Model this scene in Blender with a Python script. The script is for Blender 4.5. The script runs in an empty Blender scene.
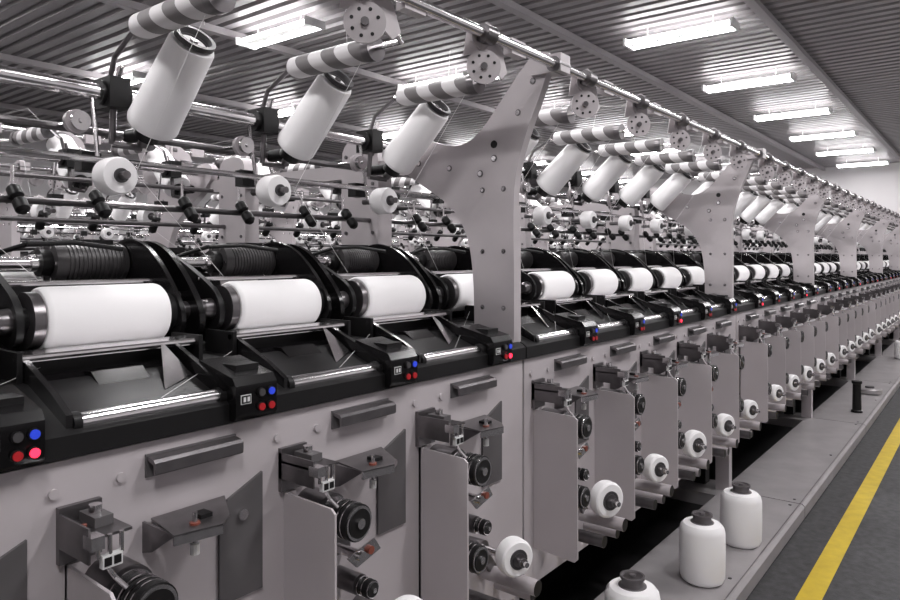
import bpy, math, random
from mathutils import Vector, Matrix
random.seed(4)
C = bpy.context.scene.collection
bpy.context.scene.view_settings.view_transform = 'Standard'

# ------------------------------------------------------------------ materials
def mat(name, col, rough=0.5, metal=0.0, noise=0.0, nscale=8.0, bump=0.0, bscale=200.0, emit=None, estr=0.0, spec=0.5, coat=0.0):
    m = bpy.data.materials.new(name); m.use_nodes = True
    nt = m.node_tree; b = nt.nodes['Principled BSDF']
    b.inputs['Base Color'].default_value = (*col, 1)
    b.inputs['Roughness'].default_value = rough
    b.inputs['Metallic'].default_value = metal
    b.inputs['Specular IOR Level'].default_value = spec
    b.inputs['Coat Weight'].default_value = coat
    if emit:
        b.inputs['Emission Color'].default_value = (*emit, 1)
        b.inputs['Emission Strength'].default_value = estr
    tc = nt.nodes.new('ShaderNodeTexCoord')
    if noise > 0:
        n = nt.nodes.new('ShaderNodeTexNoise'); n.inputs['Scale'].default_value = nscale
        n.inputs['Detail'].default_value = 5
        r = nt.nodes.new('ShaderNodeMapRange')
        r.inputs['From Min'].default_value = 0.3; r.inputs['From Max'].default_value = 0.7
        r.inputs['To Min'].default_value = 1 - noise; r.inputs['To Max'].default_value = 1 + noise
        mx = nt.nodes.new('ShaderNodeVectorMath'); mx.operation = 'SCALE'
        mx.inputs[0].default_value = col
        nt.links.new(tc.outputs['Object'], n.inputs['Vector'])
        nt.links.new(n.outputs['Fac'], r.inputs['Value'])
        nt.links.new(r.outputs['Result'], mx.inputs['Scale'])
        nt.links.new(mx.outputs['Vector'], b.inputs['Base Color'])
    if bump > 0:
        n2 = nt.nodes.new('ShaderNodeTexNoise'); n2.inputs['Scale'].default_value = bscale
        bp = nt.nodes.new('ShaderNodeBump'); bp.inputs['Strength'].default_value = bump
        bp.inputs['Distance'].default_value = 0.002
        nt.links.new(tc.outputs['Object'], n2.inputs['Vector'])
        nt.links.new(n2.outputs['Fac'], bp.inputs['Height'])
        nt.links.new(bp.outputs['Normal'], b.inputs['Normal'])
    return m

PANEL = mat('painted_panel_grey', (0.47, 0.432, 0.446), 0.33, noise=0.06, nscale=3)
FRAME = mat('painted_frame_grey', (0.44, 0.405, 0.418), 0.36, noise=0.06, nscale=5)
PLATE = mat('dark_plate_grey', (0.10, 0.094, 0.097), 0.35, noise=0.1)
BLACK = mat('black_plastic', (0.006, 0.0055, 0.006), 0.2, spec=0.35)
BLKM = mat('black_matte', (0.009, 0.0085, 0.009), 0.45, spec=0.25)
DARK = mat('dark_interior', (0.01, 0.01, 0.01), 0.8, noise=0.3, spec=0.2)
STEEL = mat('brushed_steel', (0.78, 0.76, 0.77), 0.18, 1.0, noise=0.05, nscale=30)
DSTEEL = mat('dark_steel', (0.17, 0.16, 0.165), 0.3, 0.85, noise=0.15, nscale=20)
MOTOR = mat('motor_housing', (0.06, 0.056, 0.058), 0.4, 0.3, noise=0.15, nscale=20)
YARN = mat('white_yarn', (0.90, 0.885, 0.892), 0.8, bump=0.08, bscale=350)
TUBE = mat('paper_tube_dark', (0.05, 0.047, 0.05), 0.5)
CAP = mat('grey_cap', (0.11, 0.10, 0.105), 0.4)
RED = mat('button_red_lit', (0.8, 0.02, 0.03), 0.3, emit=(1, 0.02, 0.06), estr=3.0)
DRED = mat('button_red', (0.30, 0.008, 0.012), 0.3, emit=(1, 0.02, 0.03), estr=0.10)
COPPER = mat('copper_red_insert', (0.22, 0.06, 0.04), 0.3)
BLUE = mat('button_blue', (0.02, 0.05, 0.5), 0.3, emit=(0.03, 0.08, 1), estr=0.3)
LABEL = mat('label_white', (0.7, 0.7, 0.7), 0.5)
WALLM = mat('wall_paint', (0.62, 0.60, 0.61), 0.8, noise=0.04, nscale=0.6)
CEILM = mat('corrugated_ceiling_metal', (0.25, 0.235, 0.242), 0.4, 0.15, noise=0.06, nscale=1.5)
BEAMM = mat('ceiling_beam_paint', (0.33, 0.31, 0.32), 0.5)
FLOORM = mat('floor_charcoal', (0.032, 0.031, 0.033), 0.75, noise=0.45, nscale=22, bump=0.6, bscale=120)
YEL = mat('floor_paint_yellow', (0.50, 0.355, 0.010), 0.6, noise=0.12, nscale=12)
LEDGE = mat('ledge_sheet_metal', (0.36, 0.34, 0.347), 0.35, 0.25, noise=0.1, nscale=6)
LAMPM = mat('fluorescent_tube_glow', (1, 1, 1), 0.5, emit=(1.0, 0.985, 0.99), estr=26.0)
HOUSE = mat('lamp_housing_white', (0.85, 0.85, 0.85), 0.5)
STRIPE = mat('striped_tube', (0.5, 0.5, 0.5), 0.5)
nt = STRIPE.node_tree
tc = nt.nodes.new('ShaderNodeTexCoord'); mp = nt.nodes.new('ShaderNodeMapping')
mp.inputs['Rotation'].default_value = (0.45, 0, 0.5)
wv = nt.nodes.new('ShaderNodeTexWave'); wv.bands_direction = 'Y'; wv.inputs['Scale'].default_value = 3.6
rp = nt.nodes.new('ShaderNodeValToRGB'); rp.color_ramp.interpolation = 'CONSTANT'
rp.color_ramp.elements[0].color = (0.17, 0.157, 0.16, 1); rp.color_ramp.elements[1].position = 0.5
rp.color_ramp.elements[1].color = (0.68, 0.66, 0.67, 1)
nt.links.new(tc.outputs['Object'], mp.inputs['Vector']); nt.links.new(mp.outputs['Vector'], wv.inputs['Vector'])
nt.links.new(wv.outputs['Fac'], rp.inputs['Fac']); nt.links.new(rp.outputs['Color'], nt.nodes['Principled BSDF'].inputs['Base Color'])

# ------------------------------------------------------------------ mesh builder
class B:
    def __init__(s): s.v = []; s.f = []; s.m = []; s.mats = []
    def mi(s, m):
        if m not in s.mats: s.mats.append(m)
        return s.mats.index(m)
    def add(s, vs, fs, m):
        o = len(s.v); s.v += [tuple(v) for v in vs]; k = s.mi(m)
        for f in fs: s.f.append([i + o for i in f]); s.m.append(k)
    def hexa(s, p, m):
        s.add(p, [(0,3,2,1),(4,5,6,7),(0,1,5,4),(1,2,6,5),(2,3,7,6),(3,0,4,7)], m)
    def box(s, x0, x1, y0, y1, z0, z1, m):
        s.hexa([(x0,y0,z0),(x1,y0,z0),(x1,y1,z0),(x0,y1,z0),(x0,y0,z1),(x1,y0,z1),(x1,y1,z1),(x0,y1,z1)], m)
    def lathe(s, p0, p1, prof, m, n=20, capm=None):
        p0 = Vector(p0); p1 = Vector(p1); d = p1 - p0; L = d.length; d.normalize()
        a = d.orthogonal().normalized(); b = d.cross(a)
        vs = []
        for t, r in prof:
            c = p0 + d * (t * L)
            for i in range(n):
                an = 2 * math.pi * i / n
                vs.append(c + (a * math.cos(an) + b * math.sin(an)) * r)
        k = len(prof); fs = []
        for j in range(k - 1):
            for i in range(n):
                fs.append((j*n+i, j*n+(i+1)%n, (j+1)*n+(i+1)%n, (j+1)*n+i))
        s.add(vs, fs, m)
        o = len(s.v) - len(vs)
        cm = s.mi(capm or m)
        s.f.append([o + i for i in range(n)][::-1]); s.m.append(cm)
        s.f.append([o + (k-1)*n + i for i in range(n)]); s.m.append(cm)
    def cyl(s, p0, p1, r, m, r1=None, n=16, capm=None):
        s.lathe(p0, p1, [(0, r), (1, r if r1 is None else r1)], m, n, capm)
    def prism(s, pts, x0, x1, m, axis='x'):
        n = len(pts)
        if axis == 'x': vs = [(x0, a, b) for a, b in pts] + [(x1, a, b) for a, b in pts]
        elif axis == 'y': vs = [(a, x0, b) for a, b in pts] + [(a, x1, b) for a, b in pts]
        else: vs = [(a, b, x0) for a, b in pts] + [(a, b, x1) for a, b in pts]
        fs = [tuple(range(n))[::-1], tuple(range(n, 2*n))] + [(i, (i+1)%n, (i+1)%n+n, i+n) for i in range(n)]
        s.add(vs, fs, m)
    def path(s, pts, r, m, n=8):
        for a, b in zip(pts[:-1], pts[1:]): s.cyl(a, b, r, m, n=n)
    def mesh(s, name, ang=35):
        me = bpy.data.meshes.new(name); me.from_pydata(s.v, [], s.f)
        for m in s.mats: me.materials.append(m)
        me.polygons.foreach_set('material_index', s.m)
        import bmesh
        bm = bmesh.new(); bm.from_mesh(me); bmesh.ops.recalc_face_normals(bm, faces=bm.faces); bm.to_mesh(me); bm.free()
        me.polygons.foreach_set('use_smooth', [True] * len(me.polygons))
        me.set_sharp_from_angle(angle=math.radians(ang)); me.update()
        return me

def chaikin(p, it=2):
    for _ in range(it):
        q = []
        for i in range(len(p)):
            a = p[i]; b = p[(i+1) % len(p)]
            q.append((a[0]*.75+b[0]*.25, a[1]*.75+b[1]*.25)); q.append((a[0]*.25+b[0]*.75, a[1]*.25+b[1]*.75))
        p = q
    return p

def obj(name, me, loc=(0,0,0), parent=None, scale=(1,1,1), rot=(0,0,0)):
    o = bpy.data.objects.new(name, me); C.objects.link(o)
    o.location = loc; o.scale = scale; o.rotation_euler = rot
    if parent: o.parent = parent
    return o
def empty(name, loc=(0,0,0)):
    o = bpy.data.objects.new(name, None); C.objects.link(o); o.location = loc; o.empty_display_size = .2
    return o

P = 0.484; BAY = 2.571; S0 = -0.476; YC = 2.52

# ------------------------------------------------------------------ bay frame (one side)
b = B()
G = 0.006
PB = 0.43
b.box(G, BAY-G, 1.30, 1.33, PB, 1.24, PANEL)
b.box(G, BAY-G, 1.33, 1.62, 1.20, 1.22, PANEL)
b.box(G, BAY-G, 1.33, 1.40, PB, PB+.03, PANEL)
b.box(-0.03, 0.03, 1.335, 1.42, 0.02, 1.23, FRAME)
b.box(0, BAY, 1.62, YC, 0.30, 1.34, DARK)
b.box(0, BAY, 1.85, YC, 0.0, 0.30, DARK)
b.prism([(1.288,1.245),(1.288,1.285),(1.30,1.295),(1.46,1.355),(1.62,1.36),(1.62,1.22),(1.33,1.245)], 0.004, BAY-0.004, BLKM)
b.box(0.02, 0.10, 1.50, 1.58, 0.0, 0.43, BLKM)
pp = [(1.316,1.21),(1.316,1.50),(1.320,1.80),(1.304,1.921),(1.263,2.038),(1.204,2.168),(1.170,2.262),(1.180,2.290),(1.215,2.296),(1.255,2.283),
      (1.366,2.156),(1.45,2.058),(1.52,2.012),(1.60,2.01),(1.735,2.055),(1.86,2.085),(1.915,2.06),(1.925,2.01),(1.865,1.955),(1.735,1.875),(1.589,1.79),(1.515,1.68),(1.492,1.55),(1.486,1.40),(1.486,1.21)]
pp = chaikin(pp, 2)
b.prism(pp, -0.035, 0.0, FRAME)
b.prism([(1.34,1.22),(1.34,1.78),(1.36,1.78),(1.36,1.22)], 0.0, 0.03, FRAME)
# folded front edge of the post and its outer strip
b.box(0.0, 0.012, 1.318, 1.336, 1.24, 1.78, FRAME)
for (y, z, r) in [(1.40,1.95,.009),(1.46,1.90,.009),(1.36,1.84,.007),(1.45,1.84,.007),(1.60,1.93,.008),(1.75,1.96,.008),(1.84,2.03,.012),(1.30,2.10,.008),(1.24,2.20,.008),
                  (1.36,1.62,.006),(1.45,1.62,.006),(1.36,1.42,.006),(1.45,1.42,.006),(1.36,1.30,.006),(1.45,1.30,.006)]:
    b.cyl((-0.0355, y, z), (-0.0345, y, z), r*1.5, DSTEEL, n=12)
    b.cyl((-0.039, y, z), (-0.034, y, z), r, STEEL, n=10)
b.cyl((-0.0365, 1.40, 2.0), (-0.034, 1.40, 2.0), 0.014, BLKM, n=16)
col = chaikin([(1.97,1.34),(1.97,2.03),(1.99,2.075),(2.05,2.09),(2.11,2.09),(2.16,2.075),(2.185,2.03),(2.185,1.34)],1)
b.prism(col, -0.03, 0.05, FRAME)
for z in (1.5,1.7,1.9,2.02):
    for y in (2.0,2.155): b.cyl((-0.035,y,z),(-0.029,y,z),.008,DSTEEL,n=8)
b.box(-0.02,0.03,1.88,2.52,1.93,1.99,FRAME)
b.cyl((0,1.15,2.24),(BAY,1.15,2.24),.016,STEEL)
b.cyl((0,1.84,2.03),(BAY,1.84,2.03),.021,STEEL)
b.cyl((0,1.90,1.936),(BAY,1.90,1.936),.011,DSTEEL,n=10)
b.cyl((0,1.78,1.845),(BAY,1.78,1.845),.009,STEEL,n=10)
b.cyl((0,2.02,1.75),(BAY,2.02,1.75),.010,DSTEEL,n=10)
b.cyl((0,1.88,1.585),(BAY,1.88,1.585),.015,STEEL,n=12)
b.cyl((0,1.76,1.49),(BAY,1.76,1.49),.018,DSTEEL,n=12)
b.box(0,BAY,1.96,2.02,1.34,1.44,DSTEEL)
b.box(-0.05,0.015,1.125,1.24,2.215,2.275,FRAME)
b.cyl((-0.056,1.15,2.24),(0.02,1.15,2.24),.026,DSTEEL,n=14)
b.cyl((0,1.38,0.47),(BAY,1.38,0.47),.02,DSTEEL,n=12)
frame_me = b.mesh('bay_frame')
b = B()
b.prism([(0.90,0.02),(0.90,0.085),(0.915,0.10),(1.38,0.10),(1.38,0.02)], 0.006, BAY-0.006, LEDGE)
b.box(0.006, BAY-0.006, 0.925, 0.93, 0.0999, 0.1012, DSTEEL)
b.prism([(-.16,1.38),(.16,1.38),(.10,1.84),(-.16,1.84)],0.02,0.10,LEDGE,axis='z')
for x in (0.06, BAY-0.06, BAY/2):
    b.cyl((x,0.97,0.099),(x,0.97,0.104),.009,DSTEEL,n=10)
b.box(0, BAY, 0.93, 1.85, 0.0, 0.02, BLKM)
ledge_me = b.mesh('ledge_section')

# ------------------------------------------------------------------ winding unit
def unit(lit):
    b = B()
    mx = 0.462
    b.prism([(1.272,1.250),(1.265,1.26),(1.265,1.325),(1.278,1.342),(1.40,1.370),(1.40,1.25)], mx-.062, mx+.045, BLACK)
    b.box(mx-.03,mx+.03,1.31,1.36,1.345,1.362,BLKM)
    for dx, dz, mm in ((.001,.0,TUBE),(.027,.0,BLUE),(.001,-.031,DRED),(.027,-.031,RED if lit else DRED)):
        b.cyl((mx+dx,1.266,1.305+dz),(mx+dx,1.260,1.305+dz),.0100,BLKM,n=16)
        b.cyl((mx+dx,1.262,1.305+dz),(mx+dx,1.257,1.305+dz),.0080,mm,n=16)
    b.box(mx-.050,mx-.024,1.2635,1.266,1.285,1.305,LABEL)
    b.box(mx-.0485,mx-.0255,1.2630,1.266,1.2865,1.3035,BLKM)
    for k in (0,1): b.box(mx-.044+k*.010,mx-.038+k*.010,1.2625,1.266,1.290,1.300,LABEL)
    for x in (.072,.392):
        b.prism([(1.30,1.28),(1.30,1.318),(1.36,1.35),(1.50,1.405),(1.58,1.405),(1.58,1.30)], x, x+.012, BLACK)
    b.prism([(1.345,1.300),(1.345,1.308),(1.50,1.365),(1.50,1.340)], .084,.392, BLACK)
    b.box(.084,.392,1.52,1.535,1.33,1.400,BLKM)
    b.prism([(1.40,1.325),(1.46,1.365),(1.52,1.36),(1.52,1.33)], .19,.30, BLACK)
    b.add([(.30,1.37,1.322),(.388,1.41,1.340),(.365,1.50,1.410)],[(0,1,2)],STEEL)
    b.cyl((.10,1.315,1.300),(.385,1.315,1.300),.017,STEEL,n=20)
    b.cyl((.085,1.315,1.300),(.10,1.315,1.300),.020,BLKM,n=14)
    b.cyl((.385,1.315,1.300),(.40,1.315,1.300),.020,BLKM,n=14)
    b.prism([(1.50,1.392),(1.50,1.397),(1.535,1.412),(1.60,1.402),(1.60,1.397),(1.535,1.406)], .07, .45, STEEL)
    b.cyl((.06,1.495,1.402),(.46,1.495,1.402),.007,STEEL,n=10)
    b.box(.06,.07,1.48,1.60,1.34,1.415,BLKM); b.box(.45,.46,1.48,1.60,1.34,1.415,BLKM)
    # handle
    b.prism([(1.30,1.214),(1.272,1.210),(1.266,1.204),(1.266,1.184),(1.270,1.180),(1.272,1.20),(1.30,1.208)], .220,.420, DSTEEL)
    b.box(.218,.422,1.295,1.302,1.172,1.217,PLATE)
    for x in (.17,.05): b.cyl((x,1.294,1.185),(x,1.301,1.185),.009,FRAME,n=14)
    # divider plate
    xd = .07
    dv = [(1.30,1.055),(1.14,1.050),(1.128,1.04),(1.126,.56),(1.138,.548),(1.30,.56)]
    b.prism(dv, xd, xd+.006, PANEL)
    b.box(xd,xd+.03,1.292,1.301,.56,1.055,PANEL)
    # yarn guide box
    gx = xd-.015
    b.box(gx,gx+.075,1.18,1.30,1.128,1.133,DSTEEL)
    b.box(gx,gx+.004,1.18,1.30,1.09,1.15,DSTEEL)
    b.box(gx+.03,gx+.062,1.22,1.28,1.133,1.150,PLATE)
    b.box(gx-.004,gx+.018,1.16,1.19,1.118,1.140,STEEL)
    for q in range(3):
        b.cyl((gx+.012+q*.020,1.172,1.10),(gx+.012+q*.020,1.172,1.135),.0040,STEEL,n=8)
    b.cyl((gx+.045,1.25,1.148),(gx+.045,1.25,1.165),.011,STEEL,n=12)
    b.cyl((gx+.015,1.23,1.132),(gx+.015,1.23,1.142),.006,COPPER,n=10)
    b.box(gx+.018,gx+.052,1.168,1.18,1.080,1.102,LABEL)
    b.box(gx+.021,gx+.033,1.1665,1.169,1.084,1.098,BLKM); b.box(gx+.037,gx+.049,1.1665,1.169,1.084,1.098,BLKM)
    b.box(gx,gx+.075,1.288,1.302,1.06,1.16,DSTEEL)
    b.path([(gx+.02,1.18,1.10),(gx+.04,1.17,1.06),(gx+.055,1.16,1.04)],.004,STEEL,n=6)
    # guide tray
    tx = xd+.138
    b.prism([(tx,1.18),(tx+.09,1.16),(tx+.125,1.19),(tx+.185,1.295),(tx+.02,1.295)],1.088,1.092,DSTEEL,axis='z')
    b.prism([(tx,1.18),(tx+.09,1.16),(tx+.09,1.164),(tx,1.184)],1.072,1.090,STEEL,axis='z')
    b.prism([(1.18,1.09),(1.295,1.09),(1.295,1.03),(1.26,1.04)],tx+.002,tx+.007,DSTEEL)
    b.cyl((tx+.055,1.20,1.05),(tx+.055,1.20,1.115),.005,STEEL,n=10)
    b.cyl((tx+.055,1.20,1.035),(tx+.055,1.20,1.055),.009,LABEL,n=10)
    b.cyl((tx+.055,1.20,1.092),(tx+.055,1.20,1.096),.010,COPPER,n=10)
    b.box(tx+.075,tx+.10,1.21,1.24,1.092,1.100,BLKM)
    b.prism([(xd+.31,1.03),(xd+.33,1.08),(xd+.42,1.12),(xd+.42,.86),(xd+.31,.86)],1.293,1.301,PLATE,axis='y')
    b.cyl((xd+.365,1.285,1.04),(xd+.365,1.30,1.04),.012,STEEL,n=12)
    def roller(x, z, r, y0=1.13):
        b.cyl((x,1.30,z),(x,1.22,z),r*1.15,DSTEEL,n=24)
        b.lathe((x,1.23,z),(x,y0,z),[(0,r*.8),(.5,r*.8),(.52,r*.95),(.6,r*.95),(.62,r*.85),(.7,r*.85),(.72,r),(1,r)],BLKM,n=24,capm=BLKM)
        for yy in (.15,.3,.5,.8): b.cyl((x,y0+.10*yy,z),(x,y0+.10*yy+.003,z),r*1.03,STEEL,n=24)
        b.cyl((x,y0-.003,z),(x,y0+.004,z),r*.93,STEEL,n=24)
        b.cyl((x,y0-.005,z),(x,y0,z),r*.78,BLKM,n=24)
        b.cyl((x,y0-.010,z),(x,y0,z),r*.28,STEEL,n=12)
    roller(xd+.075,1.0,.042)
    roller(xd+.065,.755,.038)
    roller(xd+.17,.80,.022,1.18)
    b.box(xd+.10,xd+.19,1.275,1.30,.865,.925,DSTEEL)
    b.cyl((xd+.13,1.30,.895),(xd+.13,1.17,.895),.012,STEEL,n=12)
    b.prism([(xd+.09,.90),(xd+.18,.92),(xd+.20,.89),(xd+.12,.87)],1.18,1.186,STEEL,axis='y')
    b.cyl((xd+.16,1.185,.90),(xd+.16,1.172,.90),.010,COPPER,n=12)
    # disc spindle
    b.cyl((xd+.24,1.30,.70),(xd+.24,1.16,.70),.012,STEEL,n=12)
    b.cyl((xd+.24,1.30,.70),(xd+.24,1.24,.70),.026,DSTEEL,n=16)
    b.prism([(xd+.22,.70),(xd+.26,.70),(xd+.34,.60),(xd+.31,.58)],1.25,1.262,DSTEEL,axis='y')
    b.cyl((xd+.31,1.30,.595),(xd+.31,1.09,.595),.024,FRAME,n=20,capm=BLKM)
    b.cyl((xd+.20,1.30,.56),(xd+.20,1.12,.56),.022,DSTEEL,n=20,capm=BLKM)
    b.cyl((xd+.40,1.32,.52),(xd+.40,1.16,.52),.02,FRAME,n=16,capm=BLKM)
    return b.mesh('winding_position')
unit_lit, unit_dim = unit(True), unit(False)

b = B()
b.lathe((0,.0,0),(0,.05,0),[(0,.034),(0,.056),(.1,.062),(.25,.064),(.75,.064),(.9,.062),(1,.056),(1,.034)],YARN,n=36)
b.cyl((0,-.003,0),(0,.053,0),.034,TUBE,n=24)
b.cyl((0,-.006,0),(0,0,0),.024,DSTEEL,n=20)
b.cyl((0,-.045,0),(0,.06,0),.009,STEEL,n=12)
b.cyl((0,-.03,0),(0,-.02,0),.015,DSTEEL,n=12)
disc_me = b.mesh('small_yarn_disc')

# ------------------------------------------------------------------ take-up cradle
b = B()
px_ = 0.785
py_, pz_ = 1.65, 1.462
DY = .08
def yb(l): return [(y+DY,z) for y,z in l]
def blade(x, t, m=BLACK, dz=0):
    pts = chaikin([(1.50,1.44),(1.515,1.49),(1.60,1.58),(1.68,1.635),(1.78,1.655),(1.86,1.625),(1.88,1.57),(1.84,1.52),(1.76,1.52),(1.68,1.49),(1.62,1.42),(1.56,1.395),(1.52,1.40)],2)
    b.prism([(y+DY,z+dz) for y,z in pts], x, x+t, m)
blade(px_+.168,.012)
blade(px_+.218,.016,BLACK,-.005)
for (yy,zz) in ((1.86,1.60),(1.68,1.50)):
    b.cyl((px_+.161,yy,zz),(px_+.168,yy,zz),.012,DSTEEL,n=12)
    b.cyl((px_+.180,yy,zz),(px_+.218,yy,zz),.010,DSTEEL,n=10)
pts = chaikin(yb([(1.52,1.43),(1.53,1.50),(1.62,1.55),(1.78,1.62),(1.85,1.59),(1.80,1.53),(1.68,1.49),(1.62,1.42),(1.56,1.40)]),2)
b.prism(pts, px_-.195, px_-.18, BLKM)
b.cyl((px_+.142,py_,pz_),(px_+.17,py_,pz_),.040,BLKM,r1=.048,n=24)
b.cyl((px_+.17,py_,pz_),(px_+.24,py_,pz_),.024,DSTEEL,n=16)
b.cyl((px_-.165,py_,pz_),(px_-.142,py_,pz_),.062,DSTEEL,n=28)
b.cyl((px_-.18,py_,pz_),(px_-.165,py_,pz_),.030,BLKM,n=18)
b.lathe((px_-.235,py_-.005,pz_),(px_-.18,py_,pz_),[(0,.016),(.2,.026),(.9,.03),(1,.03)],DSTEEL,n=18)
b.lathe((px_-.13,1.745,1.40),(px_+.13,1.745,1.40),[(0,.04),(0,.05),(1,.05),(1,.04)],DSTEEL,n=24)
mo = px_+.035; mr=1.585
prof=[(0,.03),(0,.049)]
for i in range(14):
    t=.05+i*.067; prof += [(t,.049),(t,.0515),(t+.035,.0515),(t+.035,.049)]
prof += [(1,.049),(1,.03)]
b.lathe((mo-.03,1.88,mr),(mo+.13,1.88,mr),prof,MOTOR,n=24)
b.cyl((mo-.055,1.88,mr),(mo-.03,1.88,mr),.056,MOTOR,n=24)
b.cyl((mo-.08,1.88,mr),(mo-.055,1.88,mr),.034,BLKM,n=20)
b.cyl((mo-.10,1.88,mr),(mo-.08,1.88,mr),.022,STEEL,n=20)
for k in range(6):
    an=k*math.pi/3; b.cyl((mo-.059,1.88+.046*math.cos(an),mr+.046*math.sin(an)),(mo-.054,1.88+.046*math.cos(an),mr+.046*math.sin(an)),.005,STEEL,n=6)
b.box(mo+.02,mo+.10,1.86,1.94,1.622,1.645,BLKM)
b.path([(px_-.19,1.88,1.59),(px_-.10,1.80,1.63),(px_+.0,1.78,1.635),(px_+.10,1.74,1.62)],.006,BLKM)
b.box(px_-.2,px_+.25,1.84,1.92,1.44,1.50,BLKM)
b.cyl((px_-.20,1.70,1.54),(px_+.20,1.70,1.54),.006,STEEL,n=10)
for x in (px_+.18, px_-.20):
    b.prism([(1.74,1.34),(1.74,1.40),(1.82,1.52),(1.94,1.52),(1.98,1.34)], x, x+.018, BLKM)
cradle_me = b.mesh('take_up_cradle')

b = B()
b.lathe((-.14,0,0),(.14,0,0),[(0,.04),(0,.066),(.015,.070),(.04,.072),(.96,.072),(.985,.070),(1,.066),(1,.04)],YARN,n=40)
b.cyl((-.150,0,0),(.150,0,0),.036,TUBE,n=24)
pkg_me = b.mesh('yarn_package')

# ------------------------------------------------------------------ creel unit (upper)
b = B()
cx = .497
top = Vector((cx,1.576,2.138)); bot = Vector((cx,1.778,1.948)); ax = (top-bot).normalized()
b.box(cx-.10,cx-.045,1.80,1.885,1.99,2.07,BLKM)
b.cyl((cx-.11,1.84,2.03),(cx-.035,1.84,2.03),.032,BLKM,n=16)
b.path([(cx-.07,1.84,2.0),(cx-.07,1.85,1.90),(cx,1.825,1.895)],.009,DSTEEL,n=10)
b.cyl(bot-ax*.065,bot+ax*.05,.014,DSTEEL,n=14)
b.cyl(bot-ax*.035,bot-ax*.005,.034,BLKM,n=20)
b.cyl((cx-.07,1.84,2.03),(cx-.07,1.80,2.10),.008,STEEL,n=8)
hx=.41
b.cyl((hx,1.24,2.17),(hx,1.70,2.17),.008,STEEL,n=10)
b.cyl((hx,1.33,2.17),(hx,1.358,2.17),.036,DSTEEL,n=20)
b.path([(hx,1.70,2.17),(hx,1.80,2.12),(hx-.0,1.84,2.04)],.007,DSTEEL,n=8)
b.path([(hx,1.24,2.17),(hx-.08,1.19,2.17),(.24,1.17,2.18)],.008,STEEL,n=8)
dxx=.20
b.prism([(dxx-.055,2.262),(dxx+.03,2.268),(dxx+.10,2.225),(dxx+.13,2.16),(dxx+.10,2.135),(dxx+.02,2.18),(dxx-.05,2.215)],1.168,1.174,FRAME,axis='y')
nrm = Vector((-.72,-.69,0)); cdc = Vector((dxx,1.165,2.15))
b.cyl(cdc, cdc+nrm*.006,.050,FRAME,n=28)
u = Vector((.69,-.72,0))
b.cyl(cdc+nrm*.006, cdc+nrm*.016,.010,DSTEEL,n=12)
for i in range(7):
    an = math.radians(20+i*47)
    c = cdc + (u*math.cos(an)+Vector((0,0,1))*math.sin(an))*.033
    b.cyl(c+nrm*.005,c+nrm*.0075,.0045,BLKM,n=10)
wp = [(.0,.045),(.05,.10),(.01,.13),(-.05,.10),(-.06,.03)]
vs = [cdc+u*a+Vector((0,0,1))*z for a,z in wp]; vs2 = [v+nrm*.005 for v in vs]
b.add(vs+vs2,[(4,3,2,1,0),(5,6,7,8,9)]+[(i,(i+1)%5,(i+1)%5+5,i+5) for i in range(5)],FRAME)
b.cyl((dxx-.03,1.15,2.24),(dxx+.02,1.15,2.24),.027,DSTEEL,n=16)
b.box(dxx+.12,dxx+.20,1.145,1.175,2.215,2.262,FRAME)
for q in (0,1,2): b.cyl((dxx+.135+q*.025,1.142,2.24),(dxx+.135+q*.025,1.146,2.24),.007,BLKM,n=8)
rx=.37
b.cyl((rx,1.84,2.03),(rx,1.80,1.80),.006,STEEL,n=8)
b.cyl((rx,1.82,1.80),(rx,1.66,1.80),.010,DSTEEL,n=10)
b.cyl((rx+.13,1.90,1.935),(rx+.13,1.83,1.935),.020,BLKM,n=14)
b.cyl((rx-.06,1.80,1.935),(rx-.06,1.785,1.935),.030,FRAME,n=20)
b.cyl((rx-.06,1.78,1.935),(rx-.06,1.765,1.935),.024,STEEL,n=20)
b.box(rx-.03,rx+.02,1.83,1.87,1.82,1.87,BLKM)
b.path([(rx-.06,1.90,1.936),(rx-.06,1.76,1.935)],.006,STEEL)
for q in (-.12,.09):
    b.lathe((rx+q,2.02,1.785),(rx+q+.006,1.96,1.715),[(0,.010),(.1,.018),(.4,.018),(.5,.010),(.6,.018),(.9,.018),(1,.010)],BLKM,n=14)
    b.cyl((rx+q,2.02,1.75),(rx+q,2.02,1.84),.004,STEEL,n=6)
creel_me = b.mesh('creel_position')

b = B(); b.cyl((0,0,0),(0,.31,0),.033,STRIPE,n=28,capm=TUBE)
b.cyl((0,-.004,0),(0,0,0),.027,TUBE,n=24)
stripe_me = b.mesh('striped_yarn_tube')
b = B(); L=(top-bot).length
a0 = Vector((0,0,0)); a1 = ax*L
b.lathe(a0,a1,[(0,.035),(0,.054),(.02,.063),(.055,.066),(.10,.065),(.95,.057),(.975,.054),(.98,.036)],YARN,n=36)
b.lathe(a1*-.02,a1*1.05,[(0,.03),(.95,.034),(.955,.050),(1,.050),(1,.040),(.90,.034)],TUBE,n=28,capm=BLKM)
b.cyl(a1*.93,a1*1.02,.010,DSTEEL,n=14)
cone_me = b.mesh('creel_yarn_cone')
b = B()
b.lathe((0,0,0),(0,.06,0),[(0,.02),(0,.043),(.15,.047),(.85,.047),(1,.043),(1,.02)],YARN,n=28)
b.cyl((0,-.006,0),(0,.065,0),.018,TUBE,n=18)
roll_me = b.mesh('tension_yarn_roll')
b = B()
def th(a, c, r=.0007): b.cyl(a, c, r, YARN, n=5)
th((cx,1.53,2.17),(.41,1.45,2.30)); th((.41,1.45,2.30),(.24,1.16,2.235))
th((.41,1.34,2.20),(.37,1.62,1.80)); th((.37,1.62,1.80),(px_-.1,1.72,1.54))
th((px_-.05,1.60,1.40),(.26,1.315,1.318),.0004)
thread_me = b.mesh('yarn_threads')

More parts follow.
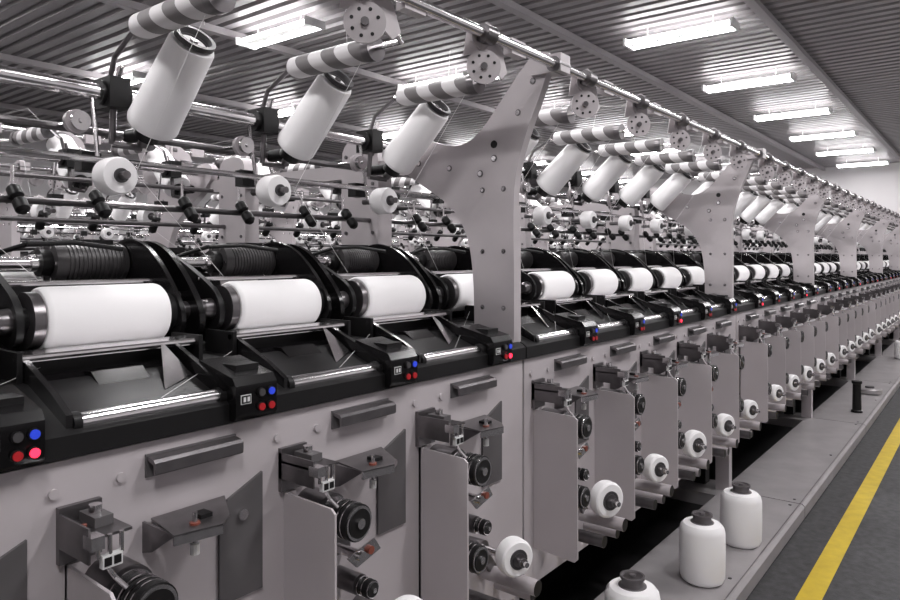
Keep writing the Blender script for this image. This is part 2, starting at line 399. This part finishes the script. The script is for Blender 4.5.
# ------------------------------------------------------------------ assemble machines
def machine(yoff, bays, sides=(1,-1)):
    root = empty('yarn_winding_machine',(0,yoff,0))
    for s in sides:
        sc = (1,s,1); ly = 0 if s==1 else 2*YC
        for bb in bays:
            bx = S0 + BAY*bb
            obj('bay_frame',frame_me,(bx,ly,0),root,sc)
            obj('ledge_section',ledge_me,(bx,ly,0),root,sc)
            for k in range(5):
                x = bx + k*P
                def y(v): return ly + s*v
                obj('winding_position',unit_lit if (k+bb*5)%3==1 else unit_dim,(x,ly,0),root,sc)
                obj('take_up_cradle',cradle_me,(x,ly,0),root,sc)
                obj('creel_position',creel_me,(x,ly,0),root,sc)
                obj('yarn_threads',thread_me,(x,ly,0),root,sc)
                obj('striped_tube',stripe_me,(x+.41,y(1.358),2.17),root,sc)
                r = random.uniform(.94,1.03)
                obj('yarn_package',pkg_me,(x+px_,y(py_),pz_),root,(1,s*r,r))
                r = random.uniform(.96,1.06)
                obj('creel_yarn_cone',cone_me,(x+cx,y(1.778),1.948),root,(r,s,1))
                obj('tension_roll',roll_me,(x+.37,y(1.69),1.80),root,sc)
                r = random.uniform(.84,1.05)
                obj('yarn_disc',disc_me,(x+.31,y(1.115),.70),root,(r,s,r),(0,0,-s*.42))
    xe = S0 + BAY*(max(bays)+1)
    e = B(); e.box(0.18,1.05,1.3,2*YC-1.3,0.1,1.95,PANEL); e.box(0,.18,1.36,2*YC-1.36,.1,1.3,FRAME)
    e.box(.35,.85,1.29,1.30,1.1,1.7,PLATE); e.box(.40,.80,1.285,1.29,1.35,1.6,BLACK); e.box(.05,1.0,1.35,2*YC-1.35,0,.1,BLKM)
    em = e.mesh('end_cabinet')
    obj('end_cabinet',em,(xe,0,0),root)
    obj('start_cabinet',em,(S0 + BAY*min(bays),0,0),root,(-1,1,1))
    return root
machine(0, range(-1,8))
machine(4.3, range(-1,8))
machine(8.6, range(0,8), (1,))

# ------------------------------------------------------------------ loose packages on ledge
b = B()
b.lathe((0,0,0),(0,0,.27),[(0,.06),(0,.080),(.03,.092),(.10,.100),(.5,.102),(.85,.101),(.93,.096),(.98,.084),(1,.055)],YARN,n=48)
b.lathe((0,0,.262),(0,0,.308),[(0,.055),(.2,.052),(.22,.041),(.75,.040),(.78,.046),(1,.046),(1,.039),(.8,.034)],CAP,n=32)
b.cyl((0,0,.298),(0,0,.304),.034,DSTEEL,n=24)
b.cyl((0,0,.30),(0,0,.312),.012,CAP,n=14)
big_me = b.mesh('yarn_cone')
for loc in ((2.49,1.067,.1012),(3.286,1.067,.1012),(3.836,1.044,.1012)):
    obj('yarn_cone',big_me,loc)
b = B()
b.lathe((0,0,0),(0,0,.30),[(0,.035),(0,.05),(.06,.05),(.08,.040),(.9,.036),(.93,.045),(1,.045),(1,.03)],BLKM,n=28)
obj('black_bobbin_tube',b.mesh('black_bobbin_tube'),(7.76,1.04,.1012))
b = B()
b.lathe((0,0,0),(0,0,.06),[(0,.07),(0,.11),(.2,.12),(.8,.12),(1,.11),(1,.06)],LEDGE,n=32); b.cyl((0,0,.055),(0,0,.075),.045,TUBE,n=20)
obj('flat_yarn_spool',b.mesh('flat_yarn_spool'),(8.9,1.07,.1045))
obj('yarn_cone',big_me,(12.2,1.05,.1012))

# ------------------------------------------------------------------ room
X0,X1,Y0,Y1,H = -5.0,25.0,-4.5,17.0,4.5
b = B(); b.box(X0,X1,Y0,Y1,-.1,0,FLOORM); obj('floor',b.mesh('floor'))
b = B(); b.box(X0,X1,.63,.73,.0005,.003,YEL); obj('floor_marking_line',b.mesh('floor_marking_line'))
b = B(); prof=[]; x=X0
while x < X1:
    prof += [(x,H),(x+.04,H),(x+.055,H-.045),(x+.17,H-.045),(x+.185,H)]; x += .21
prof.append((X1,H))
vs=[(p[0],Y0,p[1]) for p in prof]+[(p[0],Y1,p[1]) for p in prof]; n=len(prof)
b.add(vs,[(i,i+1,i+1+n,i+n) for i in range(n-1)],CEILM)
b.box(X0,X1,Y0,Y1,H+.03,H+.1,CEILM)
obj('ceiling',b.mesh('ceiling'))
for i,yy in enumerate((-1.2,2.08,4.26,7.6,11.0,14.5)):
    b=B(); b.box(X0,X1,yy-.03,yy+.03,H-.13,H-.046,BEAMM); b.box(X0,X1,yy-.05,yy+.05,H-.138,H-.13,BEAMM)
    obj('trim_%d'%(i+1),b.mesh('ceiling_beam'))
def wall(name,*a):
    b=B(); b.box(*a,WALLM); obj(name,b.mesh(name))
wall('wall_far',X1,X1+.15,Y0,Y1,0,H+.1)
wall('wall_back',X0-.15,X0,Y0,Y1,0,H+.1)
wall('wall_right',X0-.15,X1+.15,Y0-.15,Y0,0,H+.1)
wall('wall_left',X0-.15,X1+.15,Y1,Y1+.15,0,H+.1)

# fluorescent fixtures: bare twin-tube battens hung under the sheets
b = B()
b.prism([(-.075,-.02),(-.05,.035),(.05,.035),(.075,-.02)],-.66,.66,HOUSE,axis='y')
for dx in (-.12,.12): b.cyl((dx,-.63,-.02),(dx,.63,-.02),.026,LAMPM,n=12)
for yy in (-.645,.645): b.box(-.15,.15,yy-.015,yy+.015,-.055,.035,HOUSE)
for yy in (-.4,.4): b.cyl((0,yy,.03),(0,yy,.16),.006,HOUSE,n=8)
lamp_me=b.mesh('fluorescent_ceiling_light')
for yy in (-.8,3.0,6.8,10.6):
    for i in range(-2,7):
        xx = 5.4+3.0*i
        o = obj('fluorescent_ceiling_light',lamp_me,(xx,yy,4.30))
        ld = bpy.data.lights.new('tube_light','AREA'); ld.shape='RECTANGLE'; ld.size=.30; ld.size_y=1.28
        ld.energy=72 if i<5 else 40; ld.color=(1,.98,.988)
        l = bpy.data.objects.new('tube_light',ld); C.objects.link(l); l.parent=o; l.location=(0,0,-.06)
w = bpy.data.worlds.new('world'); bpy.context.scene.world=w; w.use_nodes=True
w.node_tree.nodes['Background'].inputs[0].default_value=(.5,.48,.5,1); w.node_tree.nodes['Background'].inputs[1].default_value=.2

# ------------------------------------------------------------------ camera
cd = bpy.data.cameras.new('camera'); cam = bpy.data.objects.new('camera',cd); C.objects.link(cam)
cam.location=(0,0,1.6); cam.rotation_euler=(math.pi/2,0,math.radians(37.8-90))
cd.sensor_width=36; cd.lens=28.0; cd.shift_y=-43/900; cd.clip_start=.05; cd.clip_end=200
bpy.context.scene.camera=cam
